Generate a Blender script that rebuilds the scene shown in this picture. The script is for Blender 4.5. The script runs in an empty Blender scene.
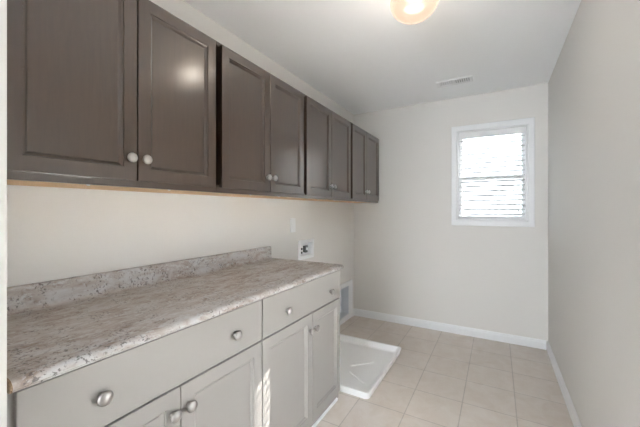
import bpy, bmesh, math, random
from mathutils import Vector, Matrix
random.seed(4)
S = bpy.context.scene
COL = S.collection
PI = math.pi

# ------------------------------------------------------------------ camera
F_PX, YAW, V0, CAM_H = 312.3, 0.5154, 210.47, 1.2732
cd = bpy.data.cameras.new('camera')
cam = bpy.data.objects.new('camera', cd); COL.objects.link(cam)
cd.sensor_width = 36.0
cd.lens = F_PX / 640.0 * 36.0
cd.shift_y = -(213.5 - V0) / 640.0
cd.clip_start = 0.02
cam.location = (0, 0, CAM_H)
cam.rotation_euler = (PI / 2, 0, YAW)
S.camera = cam

# ------------------------------------------------------------------ world, sun, lights, exposure
w = bpy.data.worlds.new('world'); S.world = w; w.use_nodes = True
wn = w.node_tree.nodes; wl = w.node_tree.links
bg = wn['Background']
bg.inputs['Color'].default_value = (0.91, 0.965, 1.02, 1)
bg.inputs['Strength'].default_value = 11.0

SUN_DIR = Vector((-0.254, -1.0, -0.605)).normalized()
sd = bpy.data.lights.new('sun', 'SUN'); sd.energy = 88.0; sd.angle = math.radians(0.15); sd.color = (1, .97, .92)
sun = bpy.data.objects.new('sun', sd); COL.objects.link(sun)
sun.rotation_euler = SUN_DIR.to_track_quat('-Z', 'Y').to_euler()
sun.location = (2, 9, 6)

# daylight comes in through the far window and the added side window and hall door; the ceiling lamp's bulb is in its builder
LAMP_POWER = 4.5

S.view_settings.view_transform = 'Standard'
S.view_settings.look = 'None'
S.view_settings.gamma = 1.0
S.view_settings.use_curve_mapping = False
S.view_settings.exposure = 0.88

# ------------------------------------------------------------------ dimensions
XL, XR, YF, YN, H = -1.516, 0.408, 3.512, 0.25, 2.44
XJ = -0.908          # jamb face of the opening
WT = 0.12            # wall thickness

# ------------------------------------------------------------------ materials
def mat(name, color, rough=0.5, metal=0.0, spec=0.5):
    m = bpy.data.materials.new(name); m.use_nodes = True
    b = m.node_tree.nodes['Principled BSDF']
    b.inputs['Base Color'].default_value = (*color, 1)
    b.inputs['Roughness'].default_value = rough
    b.inputs['Metallic'].default_value = metal
    b.inputs['Specular IOR Level'].default_value = spec
    return m
def nd(m, t, **kw):
    n = m.node_tree.nodes.new(t)
    for k, v in kw.items(): setattr(n, k, v)
    return n
def lk(m, a, b): m.node_tree.links.new(a, b)
def bsdf(m): return m.node_tree.nodes['Principled BSDF']
def coords(m, scale=(1, 1, 1), kind='Object'):
    tc = nd(m, 'ShaderNodeTexCoord'); mp = nd(m, 'ShaderNodeMapping')
    mp.inputs['Scale'].default_value = scale
    lk(m, tc.outputs[kind], mp.inputs['Vector'])
    return mp.outputs['Vector']
def noise(m, vec, scale, detail=3, rough=0.5, dist=0.0):
    n = nd(m, 'ShaderNodeTexNoise'); n.inputs['Scale'].default_value = scale
    n.inputs['Detail'].default_value = detail; n.inputs['Roughness'].default_value = rough
    n.inputs['Distortion'].default_value = dist
    lk(m, vec, n.inputs['Vector']); return n.outputs['Fac']
def ramp(m, fac, stops):
    r = nd(m, 'ShaderNodeValToRGB'); e = r.color_ramp.elements
    while len(e) < len(stops): e.new(0.5)
    for el, (p, c) in zip(e, stops):
        el.position = p; el.color = (*c, 1) if len(c) == 3 else c
    lk(m, fac, r.inputs['Fac']); return r.outputs['Color']
def mix(m, fac, a, b, mode='MIX'):
    n = nd(m, 'ShaderNodeMix', data_type='RGBA', blend_type=mode)
    if hasattr(fac, 'is_linked') or not isinstance(fac, (int, float)): lk(m, fac, n.inputs['Factor'])
    else: n.inputs['Factor'].default_value = fac
    for v, i in ((a, 6), (b, 7)):
        if isinstance(v, tuple): n.inputs[i].default_value = (*v, 1)
        else: lk(m, v, n.inputs[i])
    return n.outputs[2]
def bump(m, height, strength, dist=0.001):
    b = nd(m, 'ShaderNodeBump'); b.inputs['Strength'].default_value = strength
    b.inputs['Distance'].default_value = dist
    lk(m, height, b.inputs['Height']); lk(m, b.outputs['Normal'], bsdf(m).inputs['Normal'])

def wall_mat(name, col, rough=0.75):
    m = mat(name, col, rough, spec=0.25)
    v = coords(m)
    n = noise(m, v, 160, 4)
    lk(m, mix(m, n, tuple(c * .985 for c in col), tuple(min(1, c * 1.015) for c in col)), bsdf(m).inputs['Base Color'])
    bump(m, n, 0.08, 0.001)
    return m
M_WALL = wall_mat('greige_wall_paint', (0.745, 0.728, 0.70))
M_HALL = wall_mat('grey_hall_paint', (0.38, 0.375, 0.365))
M_CEIL = wall_mat('white_ceiling_paint', (0.96, 0.975, 0.985), 0.9)
M_TRIM = mat('white_trim_paint', (0.82, 0.83, 0.84), 0.4)
M_WHITE = mat('white_plastic', (0.84, 0.85, 0.86), 0.4)
M_PANW = mat('white_pan_plastic', (0.93, 0.935, 0.94), 0.35)
M_GREY = mat('grey_plastic', (0.33, 0.34, 0.35), 0.5)
M_BLACK = mat('dark_plastic', (0.03, 0.03, 0.035), 0.5)
M_RECESS = mat('galvanised_recess', (0.64, 0.67, 0.72), 0.45)

# greige painted cabinet
M_CAB = mat('greige_cabinet_paint', (0.350, 0.333, 0.311), 0.42)
v = coords(M_CAB, (1, 1, 0.15)); n = noise(M_CAB, v, 90, 3)
bump(M_CAB, n, 0.05, 0.0006)
# espresso stained wood
M_ESP = mat('espresso_stained_wood', (0.05, 0.03, 0.024), 0.4, spec=0.4)
v = coords(M_ESP, (6, 6, 0.6)); n = noise(M_ESP, v, 14, 5, 0.6, 0.6)
lk(M_ESP, ramp(M_ESP, n, [(0.3, (0.040, 0.021, 0.010)), (0.7, (0.050, 0.027, 0.014))]), bsdf(M_ESP).inputs['Base Color'])
bump(M_ESP, n, 0.03, 0.0005)
bsdf(M_ESP).inputs['Coat Weight'].default_value = 1.0
bsdf(M_ESP).inputs['Coat Roughness'].default_value = 0.21
bsdf(M_ESP).inputs['Coat IOR'].default_value = 1.75
M_ESPD = mat('espresso_edge', (0.020, 0.012, 0.010), 0.45)
# natural birch underside
M_BIRCH = mat('natural_birch_ply', (0.45, 0.26, 0.12), 0.55)
v = coords(M_BIRCH, (8, 0.8, 1)); n = noise(M_BIRCH, v, 9, 5, 0.6, 0.8)
lk(M_BIRCH, ramp(M_BIRCH, n, [(0.3, (0.62, 0.38, 0.17)), (0.7, (0.78, 0.53, 0.28))]), bsdf(M_BIRCH).inputs['Base Color'])
M_RAW = mat('raw_particle_board', (0.30, 0.20, 0.12), 0.8)
n = noise(M_RAW, coords(M_RAW), 180, 4)
lk(M_RAW, ramp(M_RAW, n, [(0.3, (0.22, 0.14, 0.08)), (0.7, (0.40, 0.29, 0.19))]), bsdf(M_RAW).inputs['Base Color'])
M_NICKEL = mat('brushed_nickel', (0.40, 0.385, 0.365), 0.42, 1.0)
n = noise(M_NICKEL, coords(M_NICKEL), 400, 2); bump(M_NICKEL, n, 0.05, 0.0003)

# granite look laminate
M_LAM = mat('granite_laminate', (0.4, 0.35, 0.32), 0.5, spec=0.3)
v = coords(M_LAM)
vs = coords(M_LAM, (2.2, 1.0, 2.2))
big = noise(M_LAM, vs, 7, 6, 0.62, 0.8)
basec = ramp(M_LAM, big, [(0.32, (0.30, 0.235, 0.195)), (0.42, (0.43, 0.37, 0.335)), (0.52, (0.51, 0.47, 0.445)), (0.60, (0.57, 0.55, 0.54)), (0.70, (0.62, 0.62, 0.62))])
mid = noise(M_LAM, vs, 26, 6, 0.7, 0.5)
c1 = mix(M_LAM, ramp(M_LAM, mid, [(0.50, (0, 0, 0)), (0.62, (1, 1, 1))]), basec, (0.60, 0.595, 0.59))
mid2 = noise(M_LAM, v, 38, 5, 0.7, 0.3)
c2 = mix(M_LAM, ramp(M_LAM, mid2, [(0.58, (0, 0, 0)), (0.68, (.75, .75, .75))]), c1, (0.27, 0.205, 0.165))
fine = noise(M_LAM, v, 100, 4, 0.65)
clump = noise(M_LAM, v, 16, 3, 0.5)
mul = nd(M_LAM, 'ShaderNodeMath', operation='MULTIPLY')
lk(M_LAM, ramp(M_LAM, fine, [(0.54, (0, 0, 0)), (0.61, (.8, .8, .8))]), mul.inputs[0])
lk(M_LAM, ramp(M_LAM, clump, [(0.46, (0.06, 0.06, 0.06)), (0.58, (1, 1, 1))]), mul.inputs[1])
c3 = mix(M_LAM, mul.outputs[0], c2, (0.13, 0.115, 0.108))
lk(M_LAM, c3, bsdf(M_LAM).inputs['Base Color'])
bump(M_LAM, fine, 0.04, 0.0004)

# floor tile (12 inch, grid), in metres from grout lines at x=-0.505, y=2.272
M_TILE = mat('beige_ceramic_tile', (0.36, 0.30, 0.26), 0.4)
tc = nd(M_TILE, 'ShaderNodeTexCoord'); mp = nd(M_TILE, 'ShaderNodeMapping')
TP = 0.3055
mp.inputs['Location'].default_value = (0.505 + 20 * TP, -2.268 + 20 * TP, 0)
lk(M_TILE, tc.outputs['Object'], mp.inputs['Vector'])
br = nd(M_TILE, 'ShaderNodeTexBrick'); br.offset = 0.0; br.squash = 1.0
br.inputs['Scale'].default_value = 1.0
br.inputs['Brick Width'].default_value = TP; br.inputs['Row Height'].default_value = TP
br.inputs['Mortar Size'].default_value = 0.0032; br.inputs['Mortar Smooth'].default_value = 0.15
br.inputs['Bias'].default_value = 0.0
br.inputs['Color1'].default_value = (0.67, 0.61, 0.56, 1)
br.inputs['Color2'].default_value = (0.71, 0.65, 0.60, 1)
br.inputs['Mortar'].default_value = (0.52, 0.475, 0.44, 1)
lk(M_TILE, mp.outputs['Vector'], br.inputs['Vector'])
tn = noise(M_TILE, mp.outputs['Vector'], 9, 6, 0.65, 0.6)
tcol = mix(M_TILE, 0.6, br.outputs['Color'], ramp(M_TILE, tn, [(0.3, (0.38, 0.36, 0.34)), (0.7, (0.60, 0.59, 0.58))]), 'OVERLAY')
lk(M_TILE, tcol, bsdf(M_TILE).inputs['Base Color'])
inv = nd(M_TILE, 'ShaderNodeMath', operation='SUBTRACT'); inv.inputs[0].default_value = 1.0
lk(M_TILE, br.outputs['Fac'], inv.inputs[1])
bump(M_TILE, inv.outputs[0], 0.5, 0.002)

# lamp glass: thin opal glass that lets the bulb's light out
M_LAMP = bpy.data.materials.new('lit_opal_glass'); M_LAMP.use_nodes = True
nt = M_LAMP.node_tree; pb = nt.nodes['Principled BSDF']
pb.inputs['Base Color'].default_value = (0.030, 0.022, 0.017, 1); pb.inputs['Roughness'].default_value = 0.2
pb.inputs['Emission Color'].default_value = (1.0, 0.74, 0.56, 1); pb.inputs['Emission Strength'].default_value = 0.52
tr = nt.nodes.new('ShaderNodeBsdfTransparent'); mx = nt.nodes.new('ShaderNodeMixShader'); mx.inputs['Fac'].default_value = 0.35
tr.inputs['Color'].default_value = (1, .95, .88, 1)
nt.links.new(pb.outputs[0], mx.inputs[1]); nt.links.new(tr.outputs[0], mx.inputs[2])
nt.links.new(mx.outputs[0], nt.nodes['Material Output'].inputs['Surface'])
# window glass: clear, with a little reflection
M_GLASS = bpy.data.materials.new('window_glass'); M_GLASS.use_nodes = True
nt = M_GLASS.node_tree; nt.nodes.remove(nt.nodes['Principled BSDF'])
tr = nt.nodes.new('ShaderNodeBsdfTransparent'); gl = nt.nodes.new('ShaderNodeBsdfGlossy'); mx = nt.nodes.new('ShaderNodeMixShader')
gl.inputs['Roughness'].default_value = 0.02; mx.inputs['Fac'].default_value = 0.06
nt.links.new(tr.outputs[0], mx.inputs[1]); nt.links.new(gl.outputs[0], mx.inputs[2])
nt.links.new(mx.outputs[0], nt.nodes['Material Output'].inputs['Surface'])
# far window glass, tinted to dim the sky, and an added dimming screen
M_TINT = M_GLASS.copy(); M_TINT.name = 'tinted_glass'
M_TINT.node_tree.nodes['Transparent BSDF'].inputs['Color'].default_value = (0.83, 0.835, 0.84, 1)     # two faces per pane
M_SCREEN = bpy.data.materials.new('dimming_screen'); M_SCREEN.use_nodes = True
nt = M_SCREEN.node_tree; pb = nt.nodes['Principled BSDF']; pb.inputs['Base Color'].default_value = (.12, .12, .12, 1)
tr = nt.nodes.new('ShaderNodeBsdfTransparent'); mx = nt.nodes.new('ShaderNodeMixShader'); mx.inputs['Fac'].default_value = 0.30
nt.links.new(pb.outputs[0], mx.inputs[1]); nt.links.new(tr.outputs[0], mx.inputs[2])
nt.links.new(mx.outputs[0], nt.nodes['Material Output'].inputs['Surface'])
# blind slats: white, slightly translucent vinyl
M_SLAT = bpy.data.materials.new('white_vinyl_slat'); M_SLAT.use_nodes = True
nt = M_SLAT.node_tree; pb = nt.nodes['Principled BSDF']
pb.inputs['Base Color'].default_value = (0.62, 0.63, 0.64, 1); pb.inputs['Roughness'].default_value = 0.45
tl = nt.nodes.new('ShaderNodeBsdfTranslucent'); tl.inputs['Color'].default_value = (0.85, 0.87, 0.9, 1)
mx = nt.nodes.new('ShaderNodeMixShader'); mx.inputs['Fac'].default_value = 0.06
nt.links.new(pb.outputs[0], mx.inputs[1]); nt.links.new(tl.outputs[0], mx.inputs[2])
nt.links.new(mx.outputs[0], nt.nodes['Material Output'].inputs['Surface'])
M_BLOCKER = mat('pale_blocker_paint', (0.75, 0.75, 0.74), 0.7)
M_LAWN = mat('dry_lawn', (0.30, 0.32, 0.20), 0.9)
n = noise(M_LAWN, coords(M_LAWN), 6, 6)
lk(M_LAWN, ramp(M_LAWN, n, [(0.3, (0.035, 0.05, 0.02)), (0.7, (0.07, 0.08, 0.035))]), bsdf(M_LAWN).inputs['Base Color'])

# ------------------------------------------------------------------ helpers
def wloc(o):
    p = Vector((0, 0, 0))
    while o: p = p + o.location; o = o.parent
    return p
def obj(name, bm, m, parent=None, smooth=False, origin=None):
    """link a bmesh given in WORLD coordinates as one mesh object"""
    bmesh.ops.recalc_face_normals(bm, faces=bm.faces)
    me = bpy.data.meshes.new(name)
    base = wloc(parent) if parent else Vector((0, 0, 0))
    org = Vector(origin) if origin is not None else base
    bmesh.ops.translate(bm, verts=bm.verts, vec=-org)
    bm.to_mesh(me); bm.free()
    if smooth:
        me.polygons.foreach_set('use_smooth', [True] * len(me.polygons))
    mats = m if isinstance(m, (list, tuple)) else [m]
    for q in mats: me.materials.append(q)
    o = bpy.data.objects.new(name, me); COL.objects.link(o)
    o.location = org - base
    if parent: o.parent = parent
    return o
def struct(name, bm, m, parent=None, origin=None):
    o = obj(name, bm, m, parent, origin=origin)
    if parent is None: o['kind'] = 'structure'
    return o
def thing(name, label, cat, loc, group=None):
    o = bpy.data.objects.new(name, None); COL.objects.link(o)
    o.empty_display_size = 0.1
    o.location = loc; o['label'] = label; o['category'] = cat
    if group: o['group'] = group
    return o
def box(bm, x0, x1, y0, y1, z0, z1, bev=0.0, seg=2, mi=0):
    vs = [bm.verts.new((x, y, z)) for x in (x0, x1) for y in (y0, y1) for z in (z0, z1)]
    q = [(0, 1, 3, 2), (4, 6, 7, 5), (0, 4, 5, 1), (2, 3, 7, 6), (0, 2, 6, 4), (1, 5, 7, 3)]
    fs = [bm.faces.new([vs[i] for i in f]) for f in q]
    for f in fs: f.material_index = mi
    if bev > 0:
        es = list({e for f in fs for e in f.edges})
        bmesh.ops.bevel(bm, geom=es, offset=bev, segments=seg, profile=0.6, affect='EDGES', clamp_overlap=True)
    return bm
def bx(*a, **k): return box(bmesh.new(), *a, **k)
def extrude_profile(bm, pts, axis, a0, a1, mi=0):
    """pts: 2D section; axis 'y': pts=(x,z); axis 'x': pts=(y,z); axis 'z': pts=(x,y)"""
    def P(p, a):
        return (p[0], a, p[1]) if axis == 'y' else ((a, p[0], p[1]) if axis == 'x' else (p[0], p[1], a))
    A = [bm.verts.new(P(p, a0)) for p in pts]; B = [bm.verts.new(P(p, a1)) for p in pts]
    n = len(pts); fs = []
    for i in range(n):
        fs.append(bm.faces.new((A[i], A[(i + 1) % n], B[(i + 1) % n], B[i])))
    fs.append(bm.faces.new(A)); fs.append(bm.faces.new(B[::-1]))
    for f in fs: f.material_index = mi
    return fs
def lathe(bm, prof, center, axis='x', seg=28, sign=1):
    """prof: list of (distance along axis, radius)"""
    c = Vector(center); rings = []
    for d, r in prof:
        ring = []
        if r < 1e-6:
            p = {'x': (sign * d, 0, 0), 'z': (0, 0, sign * d)}[axis]
            ring = [bm.verts.new(c + Vector(p))]
        else:
            for k in range(seg):
                a = 2 * PI * k / seg
                p = (sign * d, r * math.cos(a), r * math.sin(a)) if axis == 'x' else (r * math.cos(a), r * math.sin(a), sign * d)
                ring.append(bm.verts.new(c + Vector(p)))
        rings.append(ring)
    for A, B in zip(rings, rings[1:]):
        if len(A) == 1 and len(B) == 1: continue
        for k in range(seg):
            k2 = (k + 1) % seg
            if len(A) == 1: bm.faces.new((A[0], B[k2], B[k]))
            elif len(B) == 1: bm.faces.new((A[k], A[k2], B[0]))
            else: bm.faces.new((A[k], A[k2], B[k2], B[k]))
    if len(rings[0]) > 1: bm.faces.new(rings[0][::-1])
    if len(rings[-1]) > 1: bm.faces.new(rings[-1])
    return bm
def rect_rings(bm, rings, close_first=True, close_last=True, plane='x'):
    """rings: list of (depth, u0,u1,v0,v1) rectangles joined one after another"""
    vr = []
    for d, u0, u1, v0, v1 in rings:
        cs = [(u0, v0), (u1, v0), (u1, v1), (u0, v1)]
        if plane == 'x': vr.append([bm.verts.new((d, u, v)) for u, v in cs])
        elif plane == 'y': vr.append([bm.verts.new((u, d, v)) for u, v in cs])
        else: vr.append([bm.verts.new((u, v, d)) for u, v in cs])
    for A, B in zip(vr, vr[1:]):
        for k in range(4):
            bm.faces.new((A[k], A[(k + 1) % 4], B[(k + 1) % 4], B[k]))
    if close_first: bm.faces.new(vr[0][::-1])
    if close_last: bm.faces.new(vr[-1])
    return bm

# ------------------------------------------------------------------ the setting
HY = -3.5                      # far end of the hall behind the camera
XHR = 1.6                      # hall is wider than the laundry room
struct('floor', bx(XL - WT, XHR + WT, HY - WT, YF + WT, -0.10, 0.0), M_TILE, origin=(0, 0, 0))
struct('ceiling', bx(XL - WT, XHR + WT, HY - WT, YF + WT, H, H + 0.12), M_CEIL)
VH = (2.317, 2.513, .866, .981)      # valve box hole: y0, y1, z0, z1
DH = (3.107, 3.353, .061, .395)      # vent box hole
bm = bmesh.new()
for a, b in ((HY - WT, VH[0]), (VH[1], DH[0]), (DH[1], YF + WT)): box(bm, XL - WT, XL, a, b, 0, H)
for a, b, c, d in (VH, DH):
    box(bm, XL - WT, XL, a, b, 0, c); box(bm, XL - WT, XL, a, b, d, H)
struct('wall_left', bm, M_WALL)
# right wall, with an unseen side window added beside the camera as fill daylight
SY0, SY1, SZ0, SZ1 = 0.955, 1.30, 0.30, 1.30
bm = bmesh.new()
box(bm, XR, XR + WT, YN - WT, SY0, 0, H); box(bm, XR, XR + WT, SY1, YF + WT, 0, H)
box(bm, XR, XR + WT, SY0, SY1, 0, SZ0); box(bm, XR, XR + WT, SY0, SY1, SZ1, H)
struct('wall_right', bm, M_WALL)
RR = lambda x, i: (x, SY0 + i, SY1 - i, SZ0 + i, SZ1 - i)
w2 = struct('added_side_window', rect_rings(bmesh.new(), [RR(XR - .0005, -.05), RR(XR - .016, -.05), RR(XR - .016, .003), RR(XR + .06, .003), RR(XR + .06, .04), RR(XR + .09, .04), RR(XR + .09, .0005), RR(XR - .0005, .0005), RR(XR - .0005, -.05)], False, False, 'x'), M_TRIM)
obj('pane', bx(XR + .072, XR + .077, SY0 + .036, SY1 - .036, SZ0 + .036, SZ1 - .036), M_GLASS, w2)
# far wall with the window hole
WX0, WX1, WZ0, WZ1 = -0.353, 0.247, 1.182, 2.072
bm = bmesh.new()
box(bm, XL, WX0, YF, YF + WT, 0, H); box(bm, WX1, XR, YF, YF + WT, 0, H)
box(bm, WX0, WX1, YF, YF + WT, 0, WZ0); box(bm, WX0, WX1, YF, YF + WT, WZ1, H)
struct('wall_back', bm, M_WALL)
# near wall: the stub whose end is the jamb at the left edge of the picture
bm = bmesh.new()
box(bm, XL, XJ, YN - WT, YN, 0, H); box(bm, XJ, XR, YN - WT, YN, 2.36, H)
struct('wall_front', bm, M_WALL)
# hall shell
struct('wall_hall_right', bx(XHR, XHR + WT, HY - WT, YN - WT, 0, H), M_HALL)
struct('wall_hall_front', bx(XR + WT, XHR, YN - WT, YN, 0, H), M_HALL)
DX0, DX1, DZ1 = -1.45, 0.05, 2.25  # glazed door added behind the camera to let more daylight in
bm = bmesh.new()
box(bm, XL, DX0, HY - WT, HY, 0, H); box(bm, DX1, XHR, HY - WT, HY, 0, H); box(bm, DX0, DX1, HY - WT, HY, DZ1, H)
struct('wall_hall_back', bm, M_HALL)
RD = lambda y, i: (y, DX0 + i, DX1 - i, i if i > .01 else 0, DZ1 - i)
d = struct('added_hall_door', rect_rings(bmesh.new(), [RD(HY - .08, 0), RD(HY - .02, 0), RD(HY - .02, .08), RD(HY - .08, .08), RD(HY - .08, 0)], False, False, 'y'), M_TRIM)
obj('pane', bx(DX0 + .08, DX1 - .08, HY - 0.055, HY - 0.049, 0.08, DZ1 - .08), M_GLASS, d)

# baseboards with a stepped top
def bb_profile(sx):  # distance from wall, height
    return [(0, 0), (0.014, 0), (0.014, 0.060), (0.011, 0.066), (0.009, 0.076), (0.005, 0.083), (0, 0.083)]
BE = 1.918
bm = bmesh.new(); extrude_profile(bm, [(XL + a, b) for a, b in bb_profile(1)], 'y', BE, 3.005)
extrude_profile(bm, [(XL + a, b) for a, b in bb_profile(1)], 'y', 3.455, YF)
struct('baseboard_left', bm, M_TRIM)
bm = bmesh.new(); extrude_profile(bm, [(YF - a, b) for a, b in bb_profile(1)], 'x', XL + 0.0141, XR - 0.0141)
struct('baseboard_back', bm, M_TRIM)
bm = bmesh.new(); extrude_profile(bm, [(XR - a, b) for a, b in bb_profile(1)], 'y', YN, YF)
struct('baseboard_right', bm, M_TRIM)
# shoe strip on the floor along the cabinet fronts
bm = bmesh.new(); extrude_profile(bm, [(-0.939, 0), (-0.929, 0), (-0.929, 0.006), (-0.933, 0.013), (-0.939, 0.015)], 'y', 0.262, 1.885)
struct('trim_1', bm, M_TRIM)

struct('ground_bounce', bx(XR + WT + .01, 12, YN - WT - 6, YF + WT, -0.16, -0.15), mat('pale_bounce_slab', (.82, .81, .79), .8))  # unseen pale slab added to bounce daylight up to the ceiling
# outside: lawn, and an unseen wall added to trim the sun to a strip
struct('ground', bx(-14, 14, YF + WT + 0.02, YF + 26, -0.5, -0.35), M_LAWN)
BLOCK_X, BLOCK_Y = 0.52, 6.75
struct('sun_blocker_wall', bx(BLOCK_X, BLOCK_X + 0.25, YF + WT + 0.01, BLOCK_Y, -0.35, 4.2), M_BLOCKER)

# ------------------------------------------------------------------ window and blind
CX0, CX1, CZ0, CZ1 = -0.411, 0.306, 1.119, 2.139      # casing outer
bm = bmesh.new()
yc = YF - 0.018
rect_rings(bm, [(YF, CX0, CX1, CZ0, CZ1), (yc + .004, CX0, CX1, CZ0, CZ1), (yc, CX0 + .004, CX1 - .004, CZ0 + .004, CZ1 - .004),
                (yc, WX0 - .012, WX1 + .012, WZ0 - .012, WZ1 + .012), (yc + .007, WX0 - .004, WX1 + .004, WZ0 - .004, WZ1 + .004),
                (yc + .007, WX0 + .004, WX1 - .004, WZ0 + .004, WZ1 - .004), (YF + WT, WX0 + .004, WX1 - .004, WZ0 + .004, WZ1 - .004),
                (YF + WT, WX0 + .0005, WX1 - .0005, WZ0 + .0005, WZ1 - .0005), (YF, WX0 + .0005, WX1 - .0005, WZ0 + .0005, WZ1 - .0005), (YF, CX0, CX1, CZ0, CZ1)], False, False, 'y')
win = struct('window_1', bm, M_TRIM, origin=((CX0 + CX1) / 2, YF, CZ0))
ix0, ix1, iz0, iz1 = WX0 + .004, WX1 - .004, WZ0 + .004, WZ1 - .004
zm = 1.60
def sash(y, z0, z1, nm):
    r = 0.034
    s = obj(nm, rect_rings(bmesh.new(), [(y + .03, ix0, ix1, z0, z1), (y, ix0, ix1, z0, z1), (y, ix0 + r - .006, ix1 - r + .006, z0 + r - .006, z1 - r + .006), (y + .008, ix0 + r, ix1 - r, z0 + r, z1 - r), (y + .03, ix0 + r, ix1 - r, z0 + r, z1 - r), (y + .03, ix0, ix1, z0, z1)], False, False, 'y'), M_TRIM, win)
    obj('pane', bx(ix0 + r - .004, ix1 - r + .004, y + .013, y + .018, z0 + r - .004, z1 - r + .004), M_TINT, s)
sash(YF + 0.052, iz0, zm + 0.017, 'lower_sash')
sash(YF + 0.084, zm - 0.017, iz1, 'upper_sash')

bm = bmesh.new(); ys_ = YF + WT - .003  # extra sheet added to dim the sky so the slats show
bm.faces.new([bm.verts.new(q) for q in ((ix0, ys_, iz0), (ix1, ys_, iz0), (ix1, ys_, iz1), (ix0, ys_, iz1))])
obj('dimming_screen', bm, M_SCREEN, win)

bl = thing('window_blind', 'white horizontal slat blind hanging open in the window', 'blind', ((WX0 + WX1) / 2, YF + 0.018, iz0 + .02))
bx0, bx1 = ix0 + .008, ix1 - .008
bm = bmesh.new()
extrude_profile(bm, [(YF - .012, 2.003), (YF - .012, 2.06), (YF - .008, 2.066), (YF - .002, 2.066), (YF - .002, 2.003)], 'x', bx0 - .003, bx1 + .003)
obj('valance', bm, M_WHITE, bl)
obj('headrail', bx(bx0, bx1, YF + .002, YF + .046, 2.02, 2.062, bev=.002), M_WHITE, bl)
NS = 17; zt, zb_ = 1.985, 1.236
bm = bmesh.new()
yb0 = YF + .022; tilt = math.radians(19)
for i in range(NS):
    zc = zt + (zb_ - zt) * i / (NS - 1)
    top, bot = [], []
    for k in range(7):
        t = (k / 6 - .5) * .048
        crown = .003 * (1 - (2 * t / .048) ** 2)
        y = yb0 + t * math.cos(tilt); z = zc + t * math.sin(tilt) + crown
        top.append((y, z + .0018)); bot.append((y, z - .0018))
    extrude_profile(bm, top + bot[::-1], 'x', bx0 + .004, bx1 - .004)
obj('slats', bm, M_SLAT, bl)
obj('bottom_rail', bx(bx0 + .003, bx1 - .003, YF + .0, YF + .044, 1.1995, 1.216, bev=.004), M_WHITE, bl)
def tube(bm, p0, p1, r, seg=8):
    p0, p1 = Vector(p0), Vector(p1); d = (p1 - p0); L = d.length
    mtx = Matrix.Translation((p0 + p1) / 2) @ d.to_track_quat('Z', 'Y').to_matrix().to_4x4()
    bmesh.ops.create_cone(bm, cap_ends=True, segments=seg, radius1=r, radius2=r, depth=L, matrix=mtx)
bm = bmesh.new()
for x in (bx0 + .085, bx1 - .085):
    for y in (YF - .0045, YF + .0485): tube(bm, (x, y, 1.205), (x, y, 2.03), .0011, 6)
obj('ladder_cord', bm, M_WHITE, bl)
for x, z in ((bx0 + .045, 1.455), (bx0 + .056, 1.262), (bx1 - .056, 1.262)):
    bm = bmesh.new(); tube(bm, (x, YF - .008, z + .02), (x, YF - .008, 2.0), .0009, 6)
    c = obj('lift_cord', bm, M_WHITE, bl)
    obj('tassel', lathe(bmesh.new(), [(0, .002), (.004, .0035), (.026, .007), (.03, .006), (.031, 0)], (x, YF - .0085, z + .024), 'z', 14, -1), M_GREY, c, True)

# ------------------------------------------------------------------ cabinet pieces
def panel_door(parent, xf, y0, y1, z0, z1, m, stile, thick=0.019, name='door', bev=0.003):
    """frame of a recessed panel door; front at xf, facing +x"""
    s = stile
    R = lambda d, i: (xf - d, y0 + i, y1 - i, z0 + i, z1 - i)
    rings = [R(thick, s + .016), R(thick, 0), R(bev, 0), R(bev * .3, bev * .3), R(0, bev), R(0, s), R(.0045, s + .002), R(.0050, s + .006), R(.0115, s + .014), R(.0115, s + .016), R(thick, s + .016)]
    d = obj(name, rect_rings(bmesh.new(), rings, False, False, 'x'), m, parent, origin=(xf - thick, (y0 + y1) / 2, z0))
    i = s + .016
    obj('door_panel', bx(xf - thick, xf - .0118, y0 + i, y1 - i, z0 + i, z1 - i), m, d)
    return d
KNOB = [(0, .0100), (.002, .0096), (.005, .0074), (.009, .0072), (.011, .0100), (.0125, .0150), (.0150, .0178), (.0180, .0184), (.0210, .0172), (.0240, .0138), (.0260, .0090), (.0269, .0045), (.0271, 0)]
def knob(parent, x, y, z, s=1.0):
    return obj('knob', lathe(bmesh.new(), [(a * s, b * s) for a, b in KNOB], (x, y, z), 'x', 28), M_NICKEL, parent, True, origin=(x, y, z))

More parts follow.
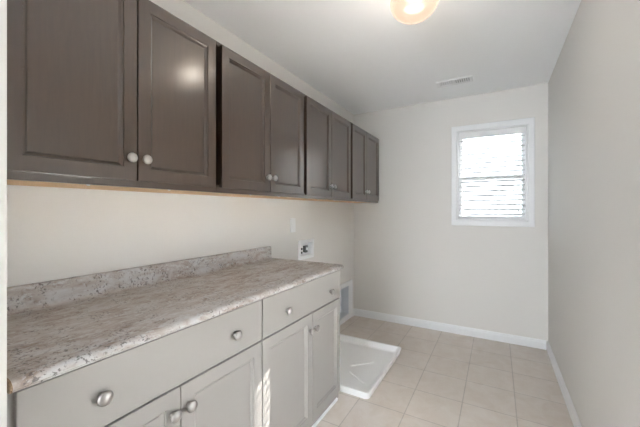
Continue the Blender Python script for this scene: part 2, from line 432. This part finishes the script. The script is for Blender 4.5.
# ---- wall cabinets
UZ0, UZ1 = 1.362, 2.112
UFR, UDR = -1.206, -1.187           # face-frame front and door front
uppers = [
    (0.256, 1.0895, 0.312, 0.6885, 0.6930, 1.0720, 0.0, 'dark brown wall cabinet nearest the camera, at the left edge of the photo', 0.030),
    (1.0905, 1.8845, 1.1090, 1.4865, 1.4905, 1.8660, 0, 'second dark brown wall cabinet from the left, above the backsplash end', 0.03),
    (1.8855, 2.7005, 1.9050, 2.2915, 2.2955, 2.6810, 0, 'third dark brown wall cabinet from the left, above the water valve box', 0.03),
    (2.7015, 3.5060, 2.7210, 3.0870, 3.0910, 3.4780, 0, 'dark brown wall cabinet farthest away, ending at the window wall', 0.03)]
for y0, y1, a0, a1, b0, b1, _, lab, _k in uppers:
    t = thing('wall_cabinet', lab, 'cabinet', (XL, (y0 + y1) / 2, UZ0), 'dark brown wall cabinets in a row')
    th = .016
    bm = bmesh.new()
    g0, g1 = (y0 + .018 if y0 > .3 else y0), (y1 - .017 if y1 < 3.4 else y1)      # a dark slot is left between neighbours
    box(bm, XL + .001, UFR - .019, g0, g0 + th, UZ0 + .020, UZ1); box(bm, XL + .001, UFR - .019, g1 - th, g1, UZ0 + .020, UZ1)
    box(bm, XL + .001, UFR - .019, g0 + th, g1 - th, UZ1 - th, UZ1); box(bm, XL + .001, XL + .009, g0 + th, g1 - th, UZ0 + .02, UZ1 - th)
    obj('cabinet_body', bm, M_ESP, t)
    obj('bottom_panel', bx(XL + .0095, UFR - .0195, y0 + .0005, y1 - .0005, UZ0 + .002, UZ0 + .0195), M_BIRCH, t)
    # face frame
    fw = .038
    bm = bmesh.new()
    box(bm, UFR - .019, UFR, y0, y1, UZ0, UZ0 + fw, bev=.001, seg=1); box(bm, UFR - .019, UFR, y0, y1, UZ1 - .020, UZ1, bev=.001, seg=1)
    box(bm, UFR - .019, UFR, g0, g0 + fw, UZ0 + fw, UZ1 - .020); box(bm, UFR - .019, UFR, g1 - fw, g1, UZ0 + fw, UZ1 - .020)
    obj('face_frame', bm, M_ESP, t)
    dz0, dz1 = 1.386, 2.098
    for k, (p, q) in enumerate(((a0, a1), (b0, b1))):
        d = panel_door(t, UDR, p, q, dz0, dz1, M_ESP, .048)
        ky = q - .026 if k == 0 else p + .026
        knob(d, UDR, ky, dz0 + .083, 1.0)
    for yy in (y0 + .30, y1 - .22):
        obj('screw_cap', lathe(bmesh.new(), [(0, .006), (.002, .006), (.0035, .003), (.0037, 0)], (UFR - .05, yy, UZ0 + .002), 'z', 12, -1), M_WHITE, t)

# ---- base cabinets
BFR, BDR = -0.9395, -0.9255
def base_cabinet(y0, y1, d0, d1, split, knobs, kzd, lab):
    t = thing('base_cabinet', lab, 'cabinet', (XL, (y0 + y1) / 2, 0), 'greige base cabinets under the counter')
    bm = bmesh.new()
    th = .016
    box(bm, XL + .001, BFR - .0195, y0, y0 + th, .001, .877); box(bm, XL + .001, BFR - .0195, y1 - th, y1, .001, .877)
    box(bm, XL + .001, BFR - .0195, y0 + th, y1 - th, .09, .106); box(bm, XL + .001, XL + .009, y0 + th, y1 - th, .106, .877)
    obj('cabinet_body', bm, M_CAB, t)
    bm = bmesh.new()
    fx0 = BFR - .019
    box(bm, fx0, BFR, y0, y0 + .03, .001, .877); box(bm, fx0, BFR, y1 - .03, y1, .001, .877)
    box(bm, fx0, BFR, y0 + .03, y1 - .03, .001, .10); box(bm, fx0, BFR, y0 + .03, y1 - .03, .660, .705); box(bm, fx0, BFR, y0 + .03, y1 - .03, .840, .877)
    obj('face_frame', bm, M_CAB, t)
    dr = obj('drawer', bx(BDR - .0135, BDR, d0, d1, .6875, .870, bev=.003), M_CAB, t)
    for ky, kz in knobs: knob(dr, BDR, ky, kz, 1.08)
    for k, (p, q) in enumerate(((d0, split - .0015), (split + .0015, d1))):
        d = panel_door(t, BDR, p, q, 0.052, .6815, M_CAB, .052, thick=.0135)
        ky = q - .029 if k == 0 else p + .029
        knob(d, BDR, ky, kzd, 1.08)
base_cabinet(.257, 1.1035, .270, 1.1015, .6840, ((.442, .773), (.934, .769)), .602, 'greige base cabinet nearest the camera, at the left picture edge')
base_cabinet(1.1045, 1.914, 1.1070, 1.910, 1.5455, ((1.294, .766), (1.766, .755)), .585, 'greige base cabinet at the far end, beside the white drain pan')

# ---- countertop with backsplash
CT, CF, CE0, CE1 = .906, -.902, .2545, 1.922
ct = thing('countertop', 'speckled grey brown laminate countertop with backsplash on the greige cabinets', 'countertop', (XL, (CE0 + CE1) / 2, .878))
CB = .878
prof = [(XL + .002, CB), (CF - .016, CB), (CF - .010, CB + .0005), (CF - .0035, CB + .003), (CF - .0025, CB + .006), (CF - .0045, CB + .0085), (CF - .0040, CB + .0092)]
for k in range(0, 10):          # wide rolled front edge
    a = -.15 + (PI / 2 + .15) * k / 9
    prof.append((CF - .026 + .026 * math.cos(a), CT - .0165 + .0165 * math.sin(a)))
prof += [(CF - .06, CT), (XL + .002, CT)]
bm = bmesh.new(); extrude_profile(bm, prof, 'y', CE0 + .004, CE1)
o = obj('worktop', bm, M_LAM, ct)
bm = bmesh.new(); extrude_profile(bm, [(x, z) for x, z in prof], 'y', CE0, CE0 + .0035)
e = obj('raw_end', bm, M_RAW, ct); e['label'] = 'bare brown board end of the counter'
# backsplash with a cove at the bottom and a rounded top
st = XL + .023; SZ = 1.0
bp = [(XL + .002, CT + .0005), (st + .022, CT + .0005)]
for k in range(1, 7):
    a = PI / 2 * k / 6
    bp.append((st + .022 - .022 * math.sin(a), CT + .0225 - .022 * math.cos(a)))
for k in range(0, 6):
    a = PI / 2 * k / 5
    bp.append((st - .006 + .006 * math.cos(a), SZ - .006 + .006 * math.sin(a)))
bp.append((XL + .002, SZ))
bm = bmesh.new(); extrude_profile(bm, bp, 'y', CE0 + .001, 1.885)
obj('backsplash', bm, M_LAM, ct)

# ------------------------------------------------------------------ things on the walls, floor and ceiling
# blank plate above the counter
wp = thing('wall_plate', 'small upright white wall plate above the counter, left of the valve box', 'wall plate', (XL, 2.20, 1.147))
obj('plate', bx(XL + .0005, XL + .0065, 2.161, 2.239, 1.087, 1.207, bev=.003), M_WHITE, wp)
obj('rocker', bx(XL + .0066, XL + .0095, 2.184, 2.216, 1.114, 1.180, bev=.0015), M_WHITE, wp)

# washer outlet box
wb = thing('washer_outlet_box', 'square white recessed water valve box on the wall above the countertop', 'valve box', (XL, 2.415, .835))
y0, y1, z0, z1 = 2.285, 2.545, .835, 1.008
xf = XL + .012
obj('flange', rect_rings(bmesh.new(), [(XL + .0005, y0, y1, z0, z1), (xf - .003, y0, y1, z0, z1), (xf, y0 + .004, y1 - .004, z0 + .004, z1 - .004),
    (xf, y0 + .030, y1 - .030, z0 + .030, z1 - .026), (XL + .0005, y0 + .034, y1 - .034, z0 + .034, z1 - .030), (XL + .0005, y0, y1, z0, z1)], False, False, 'x'), M_WHITE, wb)
def recess(name, hole, depth, m, parent):
    a, b, c, d = hole; e = .0008
    bm = rect_rings(bmesh.new(), [(XL + .001, a + e, b - e, c + e, d - e), (XL - depth, a + e, b - e, c + e, d - e), (XL - depth, a + .004, b - .004, c + .004, d - .004), (XL + .001, a + .004, b - .004, c + .004, d - .004), (XL + .001, a + e, b - e, c + e, d - e)], False, False, 'x')
    box(bm, XL - depth - .002, XL - depth + .002, a + e, b - e, c + e, d - e)
    return obj(name, bm, m, parent)
recess('recess_box', VH, .036, mat('pale_grey_plastic', (.80, .82, .83), .5), wb)
vx = XL - .034
for zz in (.893, .926):
    obj('valve', lathe(bmesh.new(), [(0, .007), (.016, .007), (.016, .0105), (.026, .0105), (.028, 0)], (vx, VH[0] + .045, zz), 'x', 14), M_BLACK, wb)
bm = bmesh.new(); box(bm, vx, vx + .022, VH[0] + .098, VH[0] + .122, .890, .950, bev=.004); box(bm, vx, vx + .026, VH[0] + .110, VH[0] + .145, .886, .906, bev=.004)
obj('drain_fitting', bm, mat('dark_grey_plastic', (.09, .10, .10), .5), wb)
obj('supply_stub', lathe(bmesh.new(), [(0, .011), (.018, .011), (.021, .008), (.022, 0)], (vx, VH[0] + .150, .940), 'x', 14), M_GREY, wb)

# dryer vent box at the floor
vb = thing('dryer_vent_box', 'tall white framed recessed box low on the wall by the corner', 'vent box', (XL, 3.23, 0.01))
y0, y1, z0, z1 = 3.010, 3.450, .004, .447
xf = XL + .013
obj('frame', rect_rings(bmesh.new(), [(XL + .0005, y0, y1, z0, z1), (xf - .003, y0, y1, z0, z1), (xf, y0 + .004, y1 - .004, z0 + .004, z1 - .004),
    (xf, y0 + .095, y1 - .095, z0 + .055, z1 - .05), (XL + .0005, y0 + .099, y1 - .099, z0 + .059, z1 - .054), (XL + .0005, y0, y1, z0, z1)], False, False, 'x'), M_WHITE, vb)
recess('recess_box', DH, .09, M_RECESS, vb)

# drain pan
PX0, PX1, PY0, PY1, PH = -1.49, -.735, 1.965, 2.785, .055
dp = thing('drain_pan', 'white plastic washer drain pan lying on the tile floor', 'drain pan', ((PX0 + PX1) / 2, (PY0 + PY1) / 2, 0))
def rrect(x0, x1, y0, y1, r, n=6):
    out = []
    for cx, cy, a0 in ((x1 - r, y1 - r, 0), (x0 + r, y1 - r, PI / 2), (x0 + r, y0 + r, PI), (x1 - r, y0 + r, 1.5 * PI)):
        for k in range(n + 1):
            a = a0 + PI / 2 * k / n
            out.append((cx + r * math.cos(a), cy + r * math.sin(a)))
    return out
bm = bmesh.new(); rings = []
for ins, z, r in ((.016, .001, .03), (.012, .006, .03), (.004, PH - .010, .03), (.0, PH - .004, .03), (.002, PH, .03), (.016, PH + .001, .024), (.022, PH - .003, .022), (.040, .018, .02), (.052, .011, .018), (.060, .010, .015)):
    rings.append([bm.verts.new((x, y, z)) for x, y in rrect(PX0 + ins, PX1 - ins, PY0 + ins, PY1 - ins, r)])
for A, B in zip(rings, rings[1:]):
    for k in range(len(A)): bm.faces.new((A[k], A[(k + 1) % len(A)], B[(k + 1) % len(A)], B[k]))
bm.faces.new(rings[-1]); bm.faces.new(rings[0][::-1])
obj('pan', bm, M_PANW, dp)
def rib(p, q):
    p, q = Vector((*p, 0)), Vector((*q, 0)); d = (q - p).normalized(); nrm = Vector((-d.y, d.x, 0)) * .006
    bm = bmesh.new()
    lo = [bm.verts.new(v + Vector((0, 0, .0095))) for v in (p - nrm, q - nrm, q + nrm, p + nrm)]
    hi = [bm.verts.new(v + Vector((0, 0, .017))) for v in (p - nrm * .4, q - nrm * .4, q + nrm * .4, p + nrm * .4)]
    for k in range(4): bm.faces.new((lo[k], lo[(k + 1) % 4], hi[(k + 1) % 4], hi[k]))
    bm.faces.new(hi); bm.faces.new(lo[::-1])
    obj('rib', bm, M_PANW, dp)
PR = [((-1.03, 2.33), (-.89, 2.47)), ((-1.0, 2.24), (-.84, 2.14))]
for a, b in PR: rib(a, b)

# ceiling air vent
cv = thing('ceiling_vent', 'white louvred air vent in the ceiling near the window wall', 'vent', (-.335, 3.055, H))
vx0, vx1, vy0, vy1 = -.485, -.185, 2.985, 3.125
obj('frame', rect_rings(bmesh.new(), [(H - .0005, vx0, vx1, vy0, vy1), (H - .005, vx0, vx1, vy0, vy1), (H - .009, vx0 + .008, vx1 - .008, vy0 + .008, vy1 - .008), (H - .009, vx0 + .026, vx1 - .026, vy0 + .024, vy1 - .024), (H - .0005, vx0 + .028, vx1 - .028, vy0 + .026, vy1 - .026), (H - .0005, vx0, vx1, vy0, vy1)], False, False, 'z'), M_WHITE, cv)
obj('duct_shade', bx(vx0 + .026, vx1 - .026, vy0 + .024, vy1 - .024, H - .0016, H - .0004), M_GREY, cv)  # grey sheet, the shade behind the louvres put in as colour
bm = bmesh.new()
xm = (vx0 + vx1) / 2 - .0
for k in range(14):
    x = vx0 + .032 + k * .0176; s = 1 if x < xm else -1
    extrude_profile(bm, [(x - .006 * 1, H - (.0085 if s > 0 else .003)), (x - .005, H - (.0085 if s > 0 else .003) - .0005), (x + .008, H - (.003 if s > 0 else .0085) - .0005), (x + .007, H - (.003 if s > 0 else .0085))], 'y', vy0 + .026, vy1 - .026)
box(bm, xm - .004, xm + .004, vy0 + .026, vy1 - .026, H - .0088, H - .002)
obj('louvres', bm, M_WHITE, cv)

# ceiling lamp
LX, LY = -.362, 1.60
cl = thing('ceiling_lamp', 'lit round opal glass flush lamp on the ceiling', 'lamp', (LX, LY, H))
obj('lamp_base', lathe(bmesh.new(), [(0.0005, .128), (.020, .128), (.028, .122), (.032, .106), (.0322, 0)], (LX, LY, H), 'z', 40, -1), M_NICKEL, cl, True)
gp = []
for k in range(0, 17):
    a = PI * (0.24 + .76 * k / 16)
    gp.append((.118 - .090 * math.cos(a), .118 * math.sin(a)))
gp[-1] = (gp[-1][0], 0)
gp = [(.0325, .075)] + gp
obj('glass_shade', lathe(bmesh.new(), gp, (LX, LY, H), 'z', 48, -1), M_LAMP, cl, True)
bd = bpy.data.lights.new('bulb', 'POINT'); bd.energy = LAMP_POWER; bd.color = (1.0, 0.96, 0.90); bd.shadow_soft_size = 0.045
bo = bpy.data.objects.new('bulb', bd); COL.objects.link(bo); bo.location = (0, 0, -.125); bo.parent = cl
